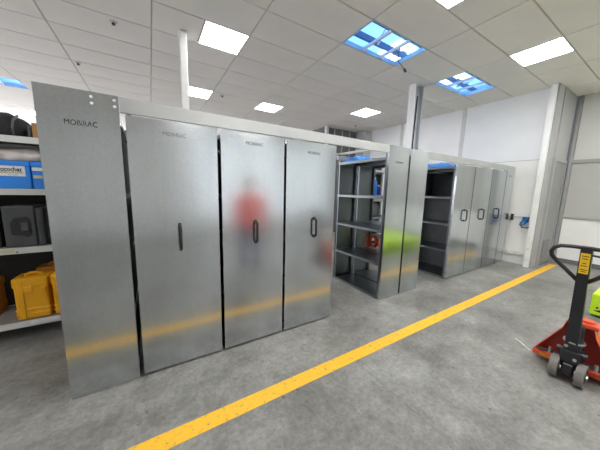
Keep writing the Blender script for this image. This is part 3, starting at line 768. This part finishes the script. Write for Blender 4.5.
# yoke: a shield-shaped plate with lips, narrowing from the fork heels to the crown
XF = 2.975
yoke = [(YT-0.245, 0.045), (YT+0.245, 0.045), (YT+0.245, 0.085), (YT+0.095, 0.36), (YT+0.075, 0.44), (YT-0.075, 0.44), (YT-0.095, 0.36), (YT-0.245, 0.085)]
part('yoke_plate', MB().prism(yoke, 'x', XF+0.085, XF+0.10), 'truck_red_dark', t)
edge = [(YT+0.245, 0.085), (YT+0.095, 0.36)], [(YT+0.095, 0.36), (YT+0.075, 0.44)], [(YT-0.245, 0.085), (YT-0.095, 0.36)], [(YT-0.095, 0.36), (YT-0.075, 0.44)]
for (a, b) in edge:
    part('yoke_flange', MB().hull([(XF, a[0], a[1]), (XF+0.10, a[0], a[1]), (XF, b[0], b[1]), (XF+0.10, b[0], b[1]),
              (XF, a[0], a[1]+0.012), (XF+0.10, a[0], a[1]+0.012), (XF, b[0], b[1]+0.012), (XF+0.10, b[0], b[1]+0.012)]), 'truck_red', t)

part('cross_bar', MB().bevel_box(XF-0.012, XF+0.10, YT+0.06, YT+0.252, 0.045, 0.095, 0.008, 1), 'truck_red', t)
part('cross_bar', MB().bevel_box(XF-0.012, XF+0.10, YT-0.252, YT-0.06, 0.045, 0.095, 0.008, 1), 'truck_red', t)
part('crown', MB().bevel_box(XF+0.0, XF+0.13, YT-0.10, YT+0.075, 0.43, 0.465, 0.012, 2), 'truck_red', t)
part('crown_cap', MB().cyl((XF+0.06, YT-0.03, 0.465), (XF+0.06, YT-0.03, 0.485), 0.045, 0.04, 14), 'truck_red', t)
part('plate', MB().box(XF-0.016, XF-0.0125, YT+0.10, YT+0.20, 0.06, 0.085), 'case_orange', t, 'faded maker plate')
# pump and steering
pm = part('pump', MB().cyl((2.865, YT, 0.10), (2.865, YT, 0.36), 0.055, 0.05, 16).cyl((2.93, YT, 0.17), (2.93, YT, 0.45), 0.038, 0.038, 14).bevel_box(2.80, 2.96, YT-0.055, YT+0.055, 0.16, 0.27, 0.015, 2), 'black_metal', t)
part('steer_yoke', MB().bevel_box(2.785, 2.93, YT-0.035, YT+0.035, 0.055, 0.16, 0.01, 1), 'black_metal', t)
part('piston', MB().cyl((2.865, YT, 0.355), (2.865, YT, 0.42), 0.022, 0.022, 12), 'steel_bright', t)
part('collar', MB().cyl((2.865, YT, 0.33), (2.865, YT, 0.342), 0.064, 0.064, 16), 'steel_bright', t)
for s in (-1, 1):
    y0, y1 = sorted((YT+s*0.048, YT+s*0.098))
    w = part('wheel', MB().cyl((2.83, y0, 0.092), (2.83, y1, 0.092), 0.090, 0.090, 28), 'tyre_grey', t)
    part('hub', MB().cyl((2.83, y0-0.003, 0.092), (2.83, y1+0.003, 0.092), 0.058, 0.058, 20), 'black_metal', w)
    part('axle_nut', MB().cyl((2.83, y0-0.012, 0.092), (2.83, y1+0.012, 0.092), 0.016, 0.016, 6), 'steel_bright', w)
    part('link_rod', MB().tube([(2.90, YT+s*0.06, 0.16), (2.92, YT+s*0.13, 0.15), (2.97, YT+s*0.215, 0.11)], 0.013, 8), 'black_metal', t)
    part('link_pin', MB().cyl((2.915, YT+s*0.13, 0.135), (2.915, YT+s*0.13, 0.185), 0.012, 0.012, 8), 'steel_bright', t)
part('bell_crank', MB().cyl((2.86, YT+0.055, 0.24), (2.86, YT+0.085, 0.24), 0.026, 0.026, 10), 'black_metal', t)
part('bell_crank', MB().cyl((2.86, YT-0.085, 0.24), (2.86, YT-0.055, 0.24), 0.026, 0.026, 10), 'black_metal', t)
part('pin', MB().cyl((2.83, YT+0.03, 0.30), (2.80, YT+0.03, 0.30), 0.012, 0.012, 8), 'steel_bright', t)
part('pin', MB().cyl((2.82, YT-0.03, 0.21), (2.79, YT-0.03, 0.21), 0.012, 0.012, 8), 'steel_bright', t)
# tiller
TB, TT = Vector((2.84, YT+0.005, 0.24)), Vector((2.70, YT+0.005, 1.135))
d = (TT-TB).normalized(); side = Vector((0, 1, 0)); nrm = d.cross(side).normalized()
def tp(p, a, b): return tuple(p + side*a + nrm*b)
q = []
for p, w in ((TB, 0.036), (TT, 0.029)):
    for a in (-w, w):
        for b in (-0.02, 0.02): q.append(tp(p, a, b))
ti = part('tiller', MB().hull(q), 'black_metal', t)
C0 = TT - d*0.01
q = [(0.0, 0.0), (0.08, -0.002), (0.135, -0.008), (0.168, -0.028), (0.183, -0.062), (0.178, -0.095), (0.15, -0.132), (0.085, -0.200), (0.028, -0.262)]
for s in (-1, 1):
    part('handle_loop', MB().tube([tuple(C0 + side*(a*s) + d*b) for a, b in q], 0.0145, 8), 'black_plastic', ti, smooth=True)
part('control_lever', MB().tube([tuple(C0 + side*(-0.02) + d*(-0.05)+nrm*0.0), tuple(C0+side*(-0.09)+d*(-0.055)), tuple(C0+side*(-0.15)+d*(-0.075))], 0.008, 6), 'black_plastic', ti)
fs_ = -1 if nrm.x > 0 else 1
stp = []
for a in (-0.024, 0.024):
    for z_ in (0.045, 0.205):
        for b in (0.0202, 0.0222): stp.append(tp(TT-d*z_, a, fs_*b))
stk = part('sticker', MB().hull(stp), 'sticker_yellow', ti, 'yellow instruction sticker')
for k, zz in enumerate((0.065, 0.085, 0.12, 0.14, 0.17, 0.185)):
    m_ = []
    hw = (0.018, 0.014, 0.010, 0.016, 0.018, 0.012)[k]
    for a in (-hw, hw):
        for z_ in (zz, zz+0.006):
            for b in (0.0223, 0.0229): m_.append(tp(TT-d*z_, a, fs_*b))
    part('print_mark', MB().hull(m_), 'ink', stk)

# pale strap on the floor
single('floor_strap', MB().tube([(3.19, 0.80, 0.006), (3.15, 0.755, 0.006), (3.10, 0.70, 0.007), (3.06, 0.652, 0.008)], 0.005, 6), 'label_white', 'thin pale cord lying on the floor by the pallet truck', 'cord')

# ------------------------------------------------------------------ lime crate
LX0, LX1, LY0, LY1 = 4.66, 6.20, -0.75, 0.53
t = thing('lime_platform', 'lime green low platform with black arrow at the right picture edge', 'platform', ((LX0+LX1)/2, (LY0+LY1)/2, 0))
part('body', MB().bevel_box(LX0, LX1, LY0, LY1, 0.03, 0.30, 0.02, 2), 'lime', t)
part('foot', MB().box(LX0+0.05, LX1-0.05, LY0+0.05, LY1-0.05, 0.0, 0.03), 'black_plastic', t)
part('arrow', MB().prism([(LY1-0.03, 0.085), (LY1-0.20, 0.035+0.03), (LY1-0.20, 0.16)], 'x', LX0-0.002, LX0-0.0002), 'ink', t, 'black arrow marking')
for yy, zz in ((LY1-0.06, 0.13), (LY1-0.10, 0.26)):
    part('screw', MB().cyl((LX0-0.001, yy, zz), (LX0-0.006, yy, zz), 0.012, 0.012, 8), 'black_plastic', t)

# ------------------------------------------------------------------ person in red standing beside the photographer (seen only as a reflection)
def skin_body():
    J = {}; vs, es, rs = [], [], []
    def v(n, p, r, link=None):
        J[n] = len(vs); vs.append(p); rs.append(r)
        if link: es.append((J[link], J[n]))
    v('pelvis', (0, 0, 0.95), (0.16, 0.12)); v('belly', (0, 0, 1.08), (0.155, 0.115), 'pelvis')
    v('chest', (0, 0, 1.28), (0.18, 0.125), 'belly'); v('collar', (0, 0, 1.43), (0.13, 0.09), 'chest')
    v('neck', (0, -0.005, 1.52), (0.055, 0.055), 'collar'); v('jaw', (0, 0.015, 1.59), (0.065, 0.075), 'neck')
    v('head', (0, 0.01, 1.67), (0.078, 0.092), 'jaw'); v('crown', (0, 0, 1.735), (0.06, 0.07), 'head')
    for s, n in ((-1, 'l'), (1, 'r')):
        v('sh'+n, (0.19*s, 0, 1.40), (0.07, 0.07), 'collar'); v('el'+n, (0.245*s, -0.02, 1.12), (0.05, 0.05), 'sh'+n)
        v('wr'+n, (0.235*s, 0.06, 0.88), (0.032, 0.028), 'el'+n); v('ha'+n, (0.23*s, 0.09, 0.80), (0.022, 0.04), 'wr'+n)
        for k in range(4):
            fy = 0.055+0.024*k; L_ = (0.062, 0.075, 0.07, 0.055)[k]
            v('f%d%s' % (k, n), (0.228*s, fy, 0.755), (0.0095, 0.0095), 'ha'+n)
            v('g%d%s' % (k, n), (0.218*s, fy+0.006, 0.755-L_*0.55), (0.009, 0.009), 'f%d%s' % (k, n))
            v('h%d%s' % (k, n), (0.205*s, fy+0.012, 0.755-L_), (0.008, 0.008), 'g%d%s' % (k, n))
        v('t0'+n, (0.215*s, 0.13, 0.80), (0.011, 0.011), 'ha'+n); v('t1'+n, (0.205*s, 0.15, 0.76), (0.009, 0.009), 't0'+n)
        v('hip'+n, (0.095*s, 0, 0.88), (0.095, 0.1), 'pelvis'); v('kn'+n, (0.11*s, 0.01, 0.49), (0.062, 0.065), 'hip'+n)
        v('an'+n, (0.115*s, -0.02, 0.09), (0.042, 0.045), 'kn'+n); v('toe'+n, (0.13*s, 0.13, 0.04), (0.045, 0.036), 'an'+n)
    me = bpy.data.meshes.new('person'); me.from_pydata(vs, es, [])
    o = bpy.data.objects.new('tmp', me); C.objects.link(o)
    md = o.modifiers.new('skin', 'SKIN'); md.use_smooth_shade = True
    sv = me.skin_vertices[0].data
    for i, r in enumerate(rs): sv[i].radius = r
    sv[0].use_root = True
    sb = o.modifiers.new('sub', 'SUBSURF'); sb.levels = 2
    dg = bpy.context.evaluated_depsgraph_get(); dg.update()
    out = bpy.data.meshes.new_from_object(o.evaluated_get(dg)); bpy.data.objects.remove(o)
    out.materials.clear()
    for m in ('skin', 'jacket_red', 'jeans', 'black_plastic'): out.materials.append(MATS[m])
    for p in out.polygons:
        c = p.center; p.use_smooth = True
        if c.z < 0.10: p.material_index = 3
        elif abs(c.x) > 0.18 and c.z < 0.90 and c.y > 0.02: p.material_index = 0
        elif c.z < 0.86: p.material_index = 2
        elif c.z < 1.49: p.material_index = 1
        else: p.material_index = 0
    mz = min(v.co.z for v in out.vertices)
    for v_ in out.vertices: v_.co.z -= mz
    out.name = 'person'; return out, -mz
pme, dz = skin_body()
person = bpy.data.objects.new('person', pme); C.objects.link(person)
person['label'] = 'person in red jacket and dark jeans standing, seen only as a reflection'; person['category'] = 'person'
ORG[person.name] = (0, 0, 0)
hb = MB().blob((0, -0.012, 1.715+dz), (0.088, 0.098, 0.075), 0.03, 3, 4)
part('hair', hb, 'hair', person, 'short dark hair', smooth=True)
part('nose', MB().hull([(0, 0.118, 1.64+dz), (-0.014, 0.095, 1.635+dz), (0.014, 0.095, 1.635+dz), (0, 0.095, 1.685+dz), (0, 0.105, 1.632+dz)]), 'skin', person)
part('mouth', MB().bevel_box(-0.022, 0.022, 0.085, 0.097, 1.603+dz, 1.612+dz, 0.003, 1), 'jacket_red', person)
for s in (-1, 1):
    part('eye', MB().blob((0.03*s, 0.092, 1.675+dz), (0.012, 0.01, 0.007), 0, 2, 1), 'label_white', person)
    part('ear', MB().blob((0.082*s, 0.0, 1.655+dz), (0.012, 0.022, 0.03), 0, 2, 1), 'skin', person)
person.location = (1.55, -0.10, 0); person.scale = (1.08, 1.0, 0.955); person.rotation_euler = (0, 0, 0.35)
